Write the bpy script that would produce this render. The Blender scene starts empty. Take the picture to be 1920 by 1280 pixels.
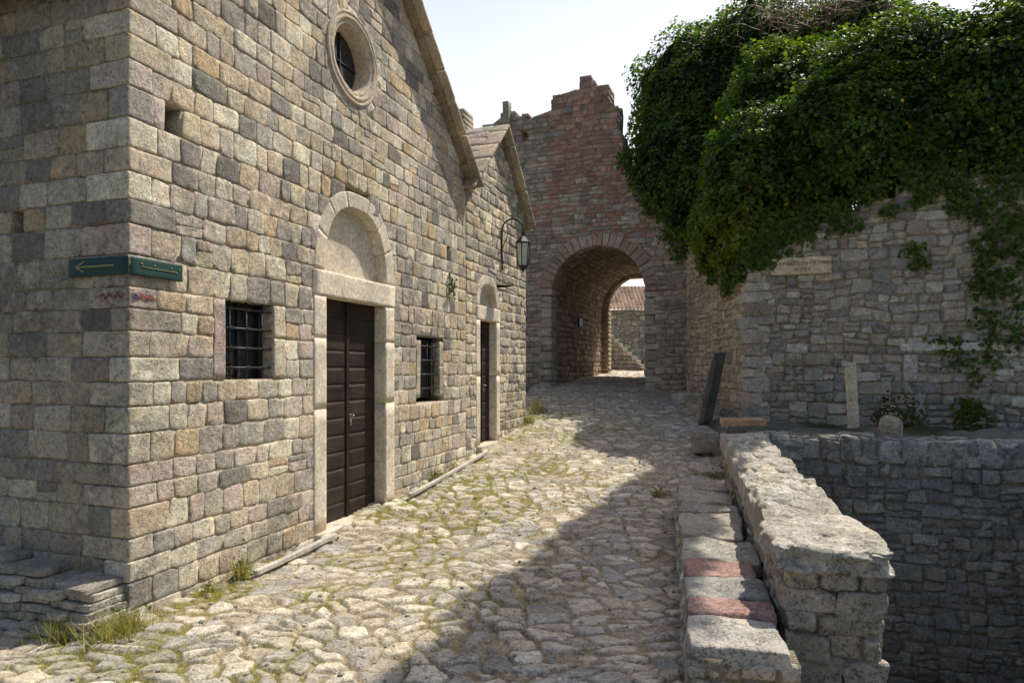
import bpy, math
import numpy as np
from mathutils import Vector
rng=np.random.default_rng(11)
A=np.array
def nz(v): v=A(v,float); return v/np.linalg.norm(v)
# ---------- noise ----------
def hsh(ix,iy,iz,s):
    h=(ix*374761393+iy*668265263+iz*1440662683+s*974634777)&0xffffffff
    h=((h^(h>>13))*1274126177)&0xffffffff
    h=h^(h>>16)
    return h/4294967295.0
def vn(P,scale,seed=0):
    p=np.asarray(P,float)*scale
    i=np.floor(p).astype(np.int64); f=p-i; f=f*f*(3-2*f)
    r=0
    for dx in (0,1):
        wx=f[...,0] if dx else 1-f[...,0]
        for dy in (0,1):
            wy=f[...,1] if dy else 1-f[...,1]
            for dz in (0,1):
                wz=f[...,2] if dz else 1-f[...,2]
                r=r+wx*wy*wz*hsh(i[...,0]+dx,i[...,1]+dy,i[...,2]+dz,seed)
    return r*2-1
def fbm(P,s,seed=0,o=3):
    r=0;a=1.0;t=0
    for k in range(o):
        r=r+a*vn(P,s*2**k,seed+k); t+=a; a*=.5
    return r/t
# ---------- mesh builder ----------
class MB:
    def __init__(s): s.V=[];s.F=[];s.C=[];s.n=0
    def add(s,v,f,c):
        v=np.asarray(v,float).reshape(-1,3); f=np.asarray(f,np.int64).reshape(-1,4)
        c=np.asarray(c,float)
        if c.ndim==1:
            c=np.tile(c[:3],(len(v),1))
        s.V.append(v);s.F.append(f+s.n);s.C.append(c[:,:3]);s.n+=len(v)
def build(name,mb,mat,smooth=True):
    V=np.concatenate(mb.V);F=np.concatenate(mb.F);C=np.concatenate(mb.C)
    mn=V.min(0);mx=V.max(0);o=A([(mn[0]+mx[0])/2,(mn[1]+mx[1])/2,mn[2]])
    V=V-o
    me=bpy.data.meshes.new(name)
    me.vertices.add(len(V));me.vertices.foreach_set('co',V.ravel())
    me.loops.add(F.size);me.loops.foreach_set('vertex_index',F.ravel().astype(np.int32))
    me.polygons.add(len(F));me.polygons.foreach_set('loop_start',np.arange(0,F.size,4,dtype=np.int32))
    me.update(calc_edges=True)
    ca=me.color_attributes.new('Col','FLOAT_COLOR','POINT')
    ca.data.foreach_set('color',np.hstack([np.clip(C,0,1),np.ones((len(C),1))]).ravel())
    me.polygons.foreach_set('use_smooth',np.full(len(F),smooth))
    me.materials.append(mat)
    ob=bpy.data.objects.new(name,me);ob.location=o
    bpy.context.scene.collection.objects.link(ob)
    return ob
def empty(name,loc,label,cat):
    ob=bpy.data.objects.new(name,None);ob.location=loc;ob.empty_display_size=.2
    bpy.context.scene.collection.objects.link(ob);ob['label']=label;ob['category']=cat
    return ob
def par(ch,p):
    ch.parent=p
    l=Vector(p.location); q=p.parent
    while q: l+=Vector(q.location); q=q.parent
    ch.location=Vector(ch.location)-l
def lab(o,label,cat,**k):
    o['label']=label;o['category']=cat
    for a,b in k.items(): o[a]=b
    return o
# ---------- rounded block ----------
_cc={}
def cubegrid(n):
    if n in _cc: return _cc[n]
    d={};V=[];F=[]
    def vid(t):
        if t not in d: d[t]=len(V);V.append(t)
        return d[t]
    for ax in range(3):
        for sd in (0,n):
            for i in range(n):
                for j in range(n):
                    q=[]
                    for (a,b) in ((i,j),(i+1,j),(i+1,j+1),(i,j+1)):
                        t=[0,0,0];t[ax]=sd;t[(ax+1)%3]=a;t[(ax+2)%3]=b;q.append(vid(tuple(t)))
                    if sd==0:q=q[::-1]
                    F.append(q)
    P=A(V,float)/n*2-1
    P=np.sign(P)*np.abs(P)**.7
    _cc[n]=(P,A(F));return _cc[n]
def rblock(mb,mapf,c,h,r=.02,n=5,col=(.4,.35,.3),amp=.008,fs=6.,tilt=0):
    P,Fc=cubegrid(n);h=A(h,float);r=min(r,h.min()*.8)
    q=P*h;inn=np.clip(q,-(h-r),h-r);d=q-inn;L=np.linalg.norm(d,axis=1,keepdims=True);L[L==0]=1
    q=inn+d/L*r
    if tilt:
        a=rng.uniform(-tilt,tilt,3)
        q=q+np.cross(np.tile(a,(len(q),1)),q)
    q=q+A(c)
    X=mapf(q[:,0],q[:,1],q[:,2])
    if amp>0:
        sd=int(rng.integers(1000))
        N=np.stack([fbm(X,fs,sd+k*17,4) for k in range(3)],-1)
        X=X+N*amp
    e=1e-3;c=A(c,float)
    m=lambda a: mapf(a[0:1],a[1:2],a[2:3])[0]
    J=np.linalg.det(np.stack([m(c+A([e,0,0]))-m(c),m(c+A([0,e,0]))-m(c),m(c+A([0,0,e]))-m(c)]))
    mb.add(X,Fc if J>0 else Fc[:,::-1],A(col)*1.0)
# ---------- masonry ----------
def mkrows(z0,z1,h,var=.2,crit=()):
    cs=[z0]+[c for c in sorted(crit) if z0+.08<c<z1-.08]+[z1]
    R=[]
    for a,b in zip(cs[:-1],cs[1:]):
        n=max(1,int(round((b-a)/h)));w=rng.uniform(1-var,1+var,n);w=w/w.sum()*(b-a);t=a
        for k in range(n):
            R.append((t,t+w[k]));t+=w[k]
    return R
def masonry(mb,mapf,rows,region,wr,colf,gap=.012,bev=.016,relief=.018,n=4,warp=0.,wamp=.004,thick=.3,mortar=(.30,.26,.2),namp=.006,jit=.006,split=0,off=.006,wfreq=1.5,tilt=.05,holes=0,back=.006):
    for (v0,v1) in rows:
        I0=region(v0+.002);I1=region(v1-.002)
        if len(I0)!=len(I1): I0=I1=region((v0+v1)/2)
        for (a0,b0),(a1,b1) in zip(I0,I1):
            if min(b0,b1)-max(a0,a1)<.04: continue
            ns=max(1,int((b0-a0)/(.4 if not warp else .12))); T=np.linspace(0,1,ns+1)
            lo=a0+(b0-a0)*T;hi=a1+(b1-a1)*T
            u=np.concatenate([lo,hi,lo,hi]);v=np.concatenate([np.full(ns+1,v0),np.full(ns+1,v1)]*2)
            h=np.concatenate([np.full(2*(ns+1),-back),np.full(2*(ns+1),-thick)])
            if warp:
                W=np.stack([u,v,v*0],-1)
                v=v+warp*vn(W,wfreq,5)
                u=u+warp*.7*vn(W,wfreq*1.7,8)
            X=mapf(u,v,h);m=ns+1;f=[]
            for k in range(ns):
                f.append((k,k+1,m+k+1,m+k));f.append((2*m+k,3*m+k,3*m+k+1,2*m+k+1))
                f.append((k,2*m+k,2*m+k+1,k+1));f.append((m+k,m+k+1,3*m+k+1,3*m+k))
            f.append((0,m,3*m,2*m));f.append((ns,2*m+ns,3*m+ns,m+ns))
            mb.add(X,f,mortar)
            s=max(a0,a1);e=min(b0,b1);cuts=[s];x=s
            while True:
                w=rng.uniform(*wr)
                if rng.random()<.15:w*=1.35
                if x+w>e-wr[0]*.6:
                    break
                x+=w;cuts.append(x)
            cuts.append(e)
            K=len(cuts)-1
            for k in range(K):
                L0=L1=cuts[k];R0=R1=cuts[k+1]
                if k==0:L0,L1=a0,a1
                if k==K-1:R0,R1=b0,b1
                if holes and rng.random()<holes: continue
                parts=[(0,1)]
                if split and rng.random()<split and (v1-v0)>.12:
                    q=rng.uniform(.35,.65);parts=[(0,q),(q,1)]
                for (p0,p1) in parts:
                    g=gap*rng.uniform(.6,1.5)
                    va=v0+(v1-v0)*p0+g/2;vb=v0+(v1-v0)*p1-g/2
                    la=L0+(L1-L0)*p0+g/2;lb=L0+(L1-L0)*p1+g/2
                    ra=R0+(R1-R0)*p0-g/2;rb=R0+(R1-R0)*p1-g/2
                    w=min(ra-la,rb-lb);H=vb-va
                    if max(ra-la,rb-lb)<.03 or H<.02: continue
                    b=min(bev*rng.uniform(.6,1.6),w*.3 if w>0.02 else .004,H*.3)
                    wm=max(ra-la,rb-lb)
                    S=np.concatenate([[0,.22*b,b],np.linspace(b,wm-b,n+1)[1:-1],[wm-b,wm-.22*b,wm]])/wm
                    Q=np.concatenate([[0,.22*b,b],np.linspace(b,H-b,n+1)[1:-1],[H-b,H-.22*b,H]])/H
                    N=len(S);hp=np.ones(N);hp[[0,-1]]=0;hp[[1,-2]]=.7
                    SS,QQ=np.meshgrid(S,Q)
                    hh=np.minimum(hp[None,:],hp[:,None]);hh[[1,1,-2,-2],[1,-2,1,-2]]=.3
                    hh[[2,2,-3,-3],[2,-3,2,-3]]=.9
                    U=(la+(lb-la)*QQ)*(1-SS)+(ra+(rb-ra)*QQ)*SS;Vv=va+H*QQ
                    cx=(U.mean());cy=(Vv.mean())
                    ed=(np.abs(SS-.5)*2)**6*(np.abs(QQ-.5)*2)**6
                    U=U+(cx-U)*ed*min(.12,.02/wm);Vv=Vv+(cy-Vv)*ed*min(.15,.02/H)
                    j=rng.uniform(-jit,jit,(2,4))
                    bl=[(1-SS)*(1-QQ),SS*(1-QQ),SS*QQ,(1-SS)*QQ]
                    U=U+sum(j[0,i]*bl[i] for i in range(4));Vv=Vv+sum(j[1,i]*bl[i] for i in range(4))
                    zz=rng.uniform(0,50)
                    W=np.stack([U,Vv,np.full_like(U,zz)],-1)
                    U=U+wamp*vn(W,16,1);Vv=Vv+wamp*vn(W,16,2)
                    tl=rng.uniform(-tilt,tilt,2)
                    top=relief+rng.uniform(-off,off)+tl[0]*(SS-.5)*wm+tl[1]*(QQ-.5)*H+namp*fbm(W,11,3,3)
                    h=np.where(hh>0,hh*np.maximum(top,.001),-.016)
                    if warp:
                        W2=np.stack([U,Vv,Vv*0],-1)
                        Vv=Vv+warp*vn(W2,wfreq,5)
                        U=U+warp*.7*vn(W2,wfreq*1.7,8)
                    X=mapf(U.ravel(),Vv.ravel(),h.ravel())
                    ids=np.arange(N*N).reshape(N,N)
                    f=np.stack([ids[:-1,:-1],ids[:-1,1:],ids[1:,1:],ids[1:,:-1]],-1).reshape(-1,4)
                    mb.add(X,f,colf(cx,cy))
def plane(o,ax,nr,zb=0):
    o=A(o,float);ax=A([ax[0],ax[1],0.]);nr=A([nr[0],nr[1],0.])
    def m(u,v,h):
        u=np.asarray(u,float);v=np.asarray(v,float);h=np.asarray(h,float)
        P=A([o[0],o[1],0.])+u[...,None]*ax+h[...,None]*nr
        P[...,2]=P[...,2]+v
        return P
    return m
def sub(I,a,b):
    R=[]
    for (s,e) in I:
        if b<=s or a>=e: R.append((s,e));continue
        if a>s:R.append((s,a))
        if b<e:R.append((b,e))
    return R
def pal(cols,w=None,var=.12):
    cols=A(cols,float);w=None if w is None else A(w)/sum(w)
    def f(u,v):
        c=cols[rng.choice(len(cols),p=w)]
        return c*rng.uniform(1-var,1+var)*(1+rng.uniform(-.03,.03,3))
    return f
def rubble(mb,mapf,u0,u1,v0,v1,wmx,hmx,top,colf,mortar,thick=.5,n=5,warp=.035,**kw):
    K=dict(gap=.016,relief=.018,off=.014,bev=.015,jit=.022,wamp=.011,tilt=.14,namp=.020,back=-.004,wfreq=1.4);K.update(kw)
    st=[];V=v0
    while V<v1-.01:
        H=min(rng.uniform(.38,.62),v1-V)
        if v1-(V+H)<.12:H=v1-V
        U=u0-0.0
        while U<u1-.01:
            L=min(rng.uniform(.6,1.1),u1-U)
            if u1-(U+L)<.12:L=u1-U
            st.append((U,U+L,V,V+H));U+=L
        V+=H
    while st:
        a,b,c,d=st.pop();w=b-a;h=d-c
        wl=wmx*rng.uniform(.5,1.25);hl=hmx*rng.uniform(.6,1.25)
        if h>hl and (h/hmx>=w/wmx*.8) and h>.14:
            q=c+h*rng.uniform(.36,.64);st+=[(a,b,c,q),(a,b,q,d)];continue
        if w>wl and w>.16:
            q=a+w*rng.uniform(.36,.64);st+=[(a,q,c,d),(q,b,c,d)];continue
        if h>hl*1.3 and h>.14:
            q=c+h*rng.uniform(.36,.64);st+=[(a,b,c,q),(a,b,q,d)];continue
        if top is not None and (c+d)/2>top((a+b)/2): continue
        masonry(mb,mapf,[(c,d)],lambda v:[(a,b)],(50,51),colf,n=n,thick=thick,mortar=mortar,warp=warp,**K)
# ---------- materials ----------
def newmat(name):
    m=bpy.data.materials.new(name);m.use_nodes=True;nt=m.node_tree;nt.nodes.clear()
    o=nt.nodes.new('ShaderNodeOutputMaterial');b=nt.nodes.new('ShaderNodeBsdfPrincipled')
    nt.links.new(b.outputs[0],o.inputs[0]);return m,nt,b,o
def noise(nt,scale,detail=5,rough=.6,vec=None,dist=0):
    n=nt.nodes.new('ShaderNodeTexNoise');n.inputs['Scale'].default_value=scale;n.inputs['Detail'].default_value=detail
    n.inputs['Roughness'].default_value=rough;n.inputs['Distortion'].default_value=dist
    if vec is not None: nt.links.new(vec,n.inputs['Vector'])
    return n.outputs['Fac']
def mr(nt,x,a,b,c,d):
    n=nt.nodes.new('ShaderNodeMapRange');nt.links.new(x,n.inputs[0])
    for i,v in enumerate((a,b,c,d)):n.inputs[i+1].default_value=v
    return n.outputs[0]
def mth(nt,op,a,b):
    n=nt.nodes.new('ShaderNodeMath');n.operation=op
    for i,v in enumerate((a,b)):
        if isinstance(v,(int,float)):n.inputs[i].default_value=v
        else:nt.links.new(v,n.inputs[i])
    return n.outputs[0]
def mix(nt,fac,a,b,blend='MIX'):
    n=nt.nodes.new('ShaderNodeMix');n.data_type='RGBA';n.blend_type=blend
    if isinstance(fac,(int,float)):n.inputs[0].default_value=fac
    else:nt.links.new(fac,n.inputs[0])
    for i,v in ((6,a),(7,b)):
        if isinstance(v,tuple):n.inputs[i].default_value=(*v,1)
        else:nt.links.new(v,n.inputs[i])
    return n.outputs[2]
def pos(nt):
    return nt.nodes.new('ShaderNodeNewGeometry').outputs['Position']
def attr(nt):
    a=nt.nodes.new('ShaderNodeAttribute');a.attribute_name='Col';return a.outputs['Color']
def stone(name,bs=.5,pit=.5,stain=.45,lich=.25,gain=1.,staincol=(.125,.115,.10),bd=.012,warm=.4):
    m,nt,b,o=newmat(name);p=pos(nt);c=attr(nt)
    n1=noise(nt,3.5,6,.65,p);n2=noise(nt,24,7,.72,p);n3=noise(nt,60,4,.6,p);n4=noise(nt,.7,4,.6,p);n5=noise(nt,9,7,.72,p,.6)
    k=mth(nt,'MULTIPLY',mr(nt,n1,.3,.7,.80*gain,1.22*gain),mr(nt,n2,.28,.72,.60,1.40))
    g=nt.nodes.new('ShaderNodeCombineColor')
    for i in range(3):nt.links.new(k,g.inputs[i])
    c=mix(nt,1.,c,g.outputs[0],'MULTIPLY')
    c=mix(nt,mr(nt,noise(nt,6,5,.7,p),.5,.72,0,warm),c,mix(nt,1.,c,(1.14,.88,.58),'MULTIPLY'))
    st=mth(nt,'MULTIPLY',mr(nt,n4,.40,.62,0,1),mr(nt,n5,.38,.6,0,stain))
    c=mix(nt,st,c,staincol)
    c=mix(nt,mth(nt,'MULTIPLY',mr(nt,n5,.55,.66,0,1),mr(nt,n2,.42,.6,0,lich)),c,(.74,.70,.61))
    pt=mth(nt,'MULTIPLY',mr(nt,n3,.38,.45,1,0),mr(nt,n5,.42,.56,.1,1))
    c=mix(nt,mth(nt,'MULTIPLY',pt,pit),c,(.06,.05,.04))
    nt.links.new(c,b.inputs['Base Color']);b.inputs['Roughness'].default_value=.92;b.inputs['Specular IOR Level'].default_value=.25
    h=mth(nt,'SUBTRACT',mth(nt,'ADD',mth(nt,'MULTIPLY',n2,1.5),mth(nt,'MULTIPLY',n5,2.0)),mth(nt,'MULTIPLY',pt,.8))
    bm=nt.nodes.new('ShaderNodeBump');bm.inputs['Strength'].default_value=bs;bm.inputs['Distance'].default_value=bd*2
    nt.links.new(h,bm.inputs['Height']);nt.links.new(bm.outputs[0],b.inputs['Normal'])
    return m
M_st=stone('chapel_stone',.65,.6,.7,.5,1.10,warm=.55)
M_rub=stone('rubble_stone',.9,.55,.4,.5,1.05)
M_red=stone('tower_stone',.8,.5,.3,.3)
M_pit=stone('pit_stone',.9,.6,.5,.35,.95)  # retaining wall stone, gain slightly lower than the rubble
M_cob=stone('cobble_stone',.8,.55,.10,.3,bd=.011,warm=.35)
M_smooth=stone('dressed_stone',.3,.3,.2,.15)
M_soil=stone('soil',.9,.4,.3,.1)
M_plast=stone('old_plaster',.3,.15,.25,.1)
def leafmat(name,tr=.35):
    m,nt,b,o=newmat(name);c=attr(nt)
    nt.links.new(c,b.inputs['Base Color']);b.inputs['Roughness'].default_value=.5;b.inputs['Specular IOR Level'].default_value=.35
    t=nt.nodes.new('ShaderNodeBsdfTranslucent');g=mix(nt,1.,c,(1.7,1.6,.4),'MULTIPLY');nt.links.new(g,t.inputs[0])
    x=nt.nodes.new('ShaderNodeMixShader');x.inputs[0].default_value=tr
    nt.links.new(b.outputs[0],x.inputs[1]);nt.links.new(t.outputs[0],x.inputs[2]);nt.links.new(x.outputs[0],o.inputs[0])
    return m
M_leaf=leafmat('ivy_leaf',.45);M_grass=leafmat('grass_blade',.3)
def woodmat(name,axis):
    m,nt,b,o=newmat(name);p=pos(nt);c=attr(nt)
    mp=nt.nodes.new('ShaderNodeMapping');nt.links.new(p,mp.inputs[0]);mp.inputs['Scale'].default_value=axis
    n=noise(nt,1,8,.7,mp.outputs[0]);n2=noise(nt,2.5,5,.6,p)
    k=mth(nt,'MULTIPLY',mr(nt,n,.3,.7,.35,1.6),mr(nt,n2,.3,.7,.6,1.5))
    g=nt.nodes.new('ShaderNodeCombineColor')
    for i in range(3):nt.links.new(k,g.inputs[i])
    c=mix(nt,1.,c,g.outputs[0],'MULTIPLY');nt.links.new(c,b.inputs['Base Color']);b.inputs['Roughness'].default_value=.65;b.inputs['Specular IOR Level'].default_value=.3
    bm=nt.nodes.new('ShaderNodeBump');bm.inputs['Strength'].default_value=.6;bm.inputs['Distance'].default_value=.01
    nt.links.new(n,bm.inputs['Height']);nt.links.new(bm.outputs[0],b.inputs['Normal']);return m
M_door=woodmat('dark_door_wood',(4,4,90));M_wood=woodmat('weathered_wood',(30,30,30))
def plain(name,col,rough=.5,metal=0,ns=20,amt=.3,alpha=None):
    m,nt,b,o=newmat(name);p=pos(nt);n=noise(nt,ns,5,.6,p)
    c=mix(nt,mr(nt,n,.35,.7,0,amt),tuple(col),tuple(x*.3+.04 for x in col))
    nt.links.new(c,b.inputs['Base Color']);b.inputs['Roughness'].default_value=rough;b.inputs['Metallic'].default_value=metal
    return m
M_iron=plain('black_iron',(.03,.029,.03),.5,.5)
M_green=plain('green_sign_paint',(.003,.045,.034),.6,0,14,.1)
M_yel=plain('faded_yellow_paint',(.36,.30,.10),.6)
M_rp=plain('red_spray_paint',(.30,.05,.05),.8,0,40,.6)
M_blue=plain('blue_spray_paint',(.06,.1,.3),.8,0,40,.6)
M_glass=plain('dark_glass',(.02,.022,.026),.12,0,3,.4)
M_lg=plain('lantern_glass',(.55,.58,.52),.15,0,8,.3)
M_let=plain('carved_letter',(.17,.125,.08),.9)
M_steel=plain('door_handle_metal',(.45,.43,.4),.35,.8)

az,el=math.radians(54),math.radians(59)
SO=A([math.sin(az),math.cos(az)])/math.tan(el)

# ---------- layout ----------
C0=A([-2.9,5.0]);D=nz([.334,.943]);Nf=A([D[1],-D[0]]);LW=-Nf;NL=-D
FAC=plane(C0,D,Nf);LEFT=plane(C0,LW,NL)
gy=A([-30,0,3,5,6.2,7.5,9,10.5,12,14,17,20,26,34,60]);gv=A([-2.6,-2.02,-1.96,-1.92,-1.90,-1.83,-1.72,-1.58,-1.42,-1.14,-.82,-.54,-.22,.0,.3])
def gz(Y):
    Y=np.asarray(Y,float)
    return sum(np.interp(Y+d,gy,gv) for d in (-.8,-.4,0,.4,.8))/5

cw=A([[.64,.545,.40],[.76,.69,.55],[.48,.44,.375],[.25,.232,.205],[.63,.48,.31],[.55,.46,.39],[.59,.525,.42],[.37,.345,.305]])
def chcol(u,v):
    g=vn(A([[u,v,0]]),.8,77)[0]*.5+.5
    g=min(1,max(0,g+ (.15 if v>1.5 else -.1)))
    w=A([3,2.8,1.1+1.6*g,.12+1.0*g,1.2*(1-g)+.3,.9,2.4,.3+1.5*g]);w/=w.sum()
    return cw[rng.choice(8,p=w)]*rng.uniform(.87,1.13)*(1+rng.uniform(-.025,.025,3))
MOR=(.50,.435,.33)
def arch_half(z,z0,hw,ht):
    t=(z-z0)/ht
    if t<0 or t>=1:return 0
    return hw*(1-t**2.2)**.55
DC=3.12
W1T=.62
crit=[-1.83,-.105,W1T,1.1,1.9,2.14]
rows=mkrows(-2.2,5.95,.195,.2,crit)
qa=[];
for i,(a_,b_) in enumerate(rows):
    q_=(rng.uniform(.36,.5),rng.uniform(.17,.24)) if i%2 else (rng.uniform(.18,.26),rng.uniform(.38,.52))
    if 1.85<a_<2.15:q_=(rng.uniform(.18,.24),q_[1])
    qa.append(q_)
def ridx(z):
    for i,(a,b) in enumerate(rows):
        if a<=z<b:return i
    return len(rows)-1
def fregion(z):
    a=qa[ridx(z)][0] if z<3.1 else .0
    top=5.93
    if z>=top:return []
    hi=min(6.36,DC+(top-z)/.86);lo=max(a,DC-(top-z)/.86)
    I=[(lo,hi)]
    if z<1.1: I=sub(I,DC-.80,DC+.80)
    else:
        h=arch_half(z,1.1,.80,.98)
        if h>.03:I=sub(I,DC-h,DC+h)
    if -.105<z<W1T:I=sub(I,.84,1.80)
    if -.42<z<.40:I=sub(I,4.61,5.49)
    if 1.9<z<2.14:I=sub(I,.33,.50)
    if 1.72<z<1.9:I=sub(I,5.62,5.76)
    r=.47**2-(z-3.66)**2
    if r>0:
        r=r**.5;I=sub(I,DC-.1-r,DC-.1+r)
    return I
ch=empty('chapel',(C0[0],C0[1],-1.9),'large gabled stone chapel with arched doorway and round window','chapel')
mb=MB()
KW=dict(mortar=MOR,gap=.006,jit=.013,relief=.009,off=.0035,bev=.006,tilt=.018,namp=.006,wamp=.007,back=-.002)
masonry(mb,FAC,rows,fregion,(.15,.31),chcol,n=6,thick=.3,split=.05,**KW)
def lregion(z):
    if z>3.05:return []
    I=[(qa[ridx(z)][1],6.)]
    if 1.02<z<1.2:I=sub(I,1.13,1.26)
    return I
masonry(mb,LEFT,rows,lregion,(.2,.44),lambda u,v:chcol(u,v)*.66,n=6,thick=.3,split=.05,**{**KW,'mortar':(.36,.31,.23)})  # side wall stone and mortar dimmed; its shade is put into the colour
def cmap(u,v,w):
    P=A([C0[0],C0[1],0.])+u[...,None]*A([*D,0.])+v[...,None]*A([*LW,0.]);P[...,2]=P[...,2]+w;return P
for (z0,z1),(q1,q2) in zip(rows,qa):
    if z0>3.05:break
    rblock(mb,cmap,((q1-.010)/2-.002,(q2-.010)/2-.002,(z0+z1)/2),((q1+.010)/2,(q2+.010)/2,(z1-z0)/2-.003),.009,9,chcol(0,z0)*.92,.009,6)
def core(t0,t1,z0,z1,b0,b1,c=(.05,.045,.04)):
    u=A([t0,t1,t1,t0]*2);v=A([b0,b0,b1,b1]*2);w=A([z0]*4+[z1]*4)
    mb.add(cmap(u,v,w),[(0,3,2,1),(4,5,6,7),(0,1,5,4),(1,2,6,5),(2,3,7,6),(3,0,4,7)],c)
core(.52,6.3,-2.2,3.,.45,6)
core(.008,.3,-2.2,3.,.008,.3,MOR)
for k in range(18):
    a=2*math.pi*(k+.5)/18
    mp=lambda u,v,w:FAC(DC-.1+v*np.cos(u),3.66+v*np.sin(u),w)
    rblock(mb,mp,(a,.565,-.09),(math.pi/18-.008,.075,.10),.01,4,chcol(1,2),.006,7)
w=build('wall',mb,M_st);par(w,ch)
def roof(apt,apz,slope,half,parent,back,front=.26,tk=.07):
    mb=MB();L=half*math.hypot(1,slope);c=1/math.hypot(1,slope);s=slope*c
    for sg in (-1,1):
        def mp(u,v,h,sg=sg):
            u=np.asarray(u,float);v=np.asarray(v,float);h=np.asarray(h,float)
            t=apt+sg*((L-v)*c+h*s);z=apz-(L-v)*s+h*c
            return cmap(t,u,z)
        masonry(mb,mp,mkrows(0,L,.26,.15),lambda v:[(-front+.28,back)],(.3,.6),pal([[.46,.43,.39],[.40,.37,.34],[.52,.47,.42],[.48,.39,.35]]),n=3,thick=.1,relief=.03,off=.012,mortar=(.25,.21,.17),tilt=.08)
        v=0.
        while v<L:
            l=rng.uniform(.35,.6);l=min(l,L-v)
            rblock(mb,mp,(-front+.16,v+l/2,-.010+rng.uniform(-.006,.006)),(.17,l/2-.003,.024),.010,4,A([.54,.46,.35])*rng.uniform(.8,1.1),.008,9)
            rblock(mb,mp,(-front+.24,v+l/2,-.055),(.12,l/2-.002,.018),.008,3,A([.36,.28,.19])*rng.uniform(.85,1.1),.003,9)
            v+=l
    r=build('roof',mb,M_st);par(r,parent);return r
roof(DC,6.03,.86,3.46,ch,6.2,.24)
def door(parent,c,hw,zb,zt,jw,lintel,archh,rec,small=False):
    col=lambda:A([.76,.675,.54])*rng.uniform(.95,1.04)
    m2=MB();nd=3 if not small else 2
    for sd in (-1,1):
        z=zb
        for k in range(nd):
            l=(zt-zb)*((.55,.45) if small else (.52,.3,.18))[k]
            rblock(m2,FAC,(c+sd*(hw+jw/2),z+l/2,-.092),(jw/2,l/2-.0012,.11),.005,6,col(),.003,5);z+=l
    rblock(m2,FAC,(c,zt+lintel/2,-.092),(hw+jw+.01,lintel/2-.002,.115),.006,8,col(),.004,5)
    rblock(m2,FAC,(c,zb-.04,-.05),(hw+jw,.05,.14),.015,6,col()*.85,.004,5)
    fr=build('door_frame',m2,M_smooth);par(fr,parent)
    m2=MB();z0=zt+lintel
    ho,to=(hw+jw-.01),archh;wi=jw*.85
    def outer(th,off):
        k=np.abs(np.cos(th))**.8*np.sign(np.cos(th));q=np.abs(np.sin(th))**.95
        return (ho-off)*k,(to-off)*q
    def am(u,v,w):
        a,b=outer(u,v);return FAC(c+a,z0+b+.002,w)
    nv=7 if not small else 5
    for k in range(nv):
        th=math.pi*(k+.5)/nv
        rblock(m2,am,(th,wi/2,-.086),(math.pi/nv/2-.002,wi/2,.10),.006,8,col()*rng.uniform(.80,1),.006,6)
    ar=build('door_arch',m2,M_smooth);par(ar,parent)
    m2=MB();Q=24
    th=np.linspace(0,math.pi,Q);a,b=outer(th,wi*.6)
    f=[(i,i+1,Q+i+1,Q+i) for i in range(Q-1)]
    u2=np.concatenate([c+a,c+a]);v2=np.concatenate([z0+b,z0+b*0-.01]);X=FAC(u2,v2,np.full(2*Q,-.13))
    m2.add(X,f,(.66,.59,.47));ty=build('tympanum',m2,M_plast,False);par(ty,parent)
    mm=MB()
    nb=13 if not small else 9
    for sd in (-1,1):
        for k in range(nb):
            bh=(zt-zb)/nb
            rblock(mm,FAC,(c+sd*hw/2,zb+bh*(k+.5),-rec-.02+rng.uniform(-.001,.001)),(hw/2-.004,bh/2-.0004,.022),.0018,4,A([.030,.020,.015])*rng.uniform(.7,1.3),.0012,8)
        rblock(mm,FAC,(c+sd*hw/2,(zb+zt)/2,-rec-.05),(hw/2,(zt-zb)/2,.012),.004,3,(.015,.012,.01),0)
    rblock(mm,FAC,(c+.0,(zb+zt)/2,-rec+.008),(.025,(zt-zb)/2-.01,.012),.004,4,(.028,.02,.015),.001,8)
    d=build('door',mm,M_door);par(d,parent)
    mm=MB()
    hz=zb+(zt-zb)*.46
    rblock(mm,FAC,(c+.045,hz,-rec+.025),(.018,.05,.006),.004,4,(.4,.4,.4),0)
    rblock(mm,FAC,(c+.045,hz+.03,-rec+.05),(.015,.015,.030),.012,4,(.4,.4,.4),0)
    rblock(mm,FAC,(c+.045,hz-.06,-rec+.028),(.012,.03,.010),.006,4,(.4,.4,.4),0)
    h=build('handle',mm,M_steel);par(h,d)
door(ch,DC,.64,-1.80,.80,.22,.28,1.0,.15)
def tube(mb,pts,r,col=(.05,.05,.05),k=8):
    pts=A(pts,float);n=len(pts);V=[]
    rr=r if np.ndim(r) else np.full(n,r)
    for i in range(n):
        t=nz(pts[min(i+1,n-1)]-pts[max(i-1,0)]);a=np.cross(t,[0,0,1.]) 
        if np.linalg.norm(a)<.05:a=np.cross(t,[1.,0,0])
        a=nz(a);b=np.cross(t,a);th=np.linspace(0,2*math.pi,k,endpoint=False)
        V.append(pts[i]+rr[i]*(np.cos(th)[:,None]*a+np.sin(th)[:,None]*b))
    V.append(np.tile(pts[0],(k,1)));V.append(np.tile(pts[-1],(k,1)));V=np.concatenate(V)
    f=[]
    for i in range(n-1):
        for j in range(k):f.append((i*k+j,(i+1)*k+j,(i+1)*k+(j+1)%k,i*k+(j+1)%k))
    for j in range(k):
        f.append((n*k+j,j,(j+1)%k,n*k+(j+1)%k));f.append(((n+1)*k+j,(n+1)*k+(j+1)%k,(n-1)*k+(j+1)%k,(n-1)*k+j))
    mb.add(V,f,col)
def F1(t,z,h): return FAC(A([t]),A([z]),A([h]))[0]
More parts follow.
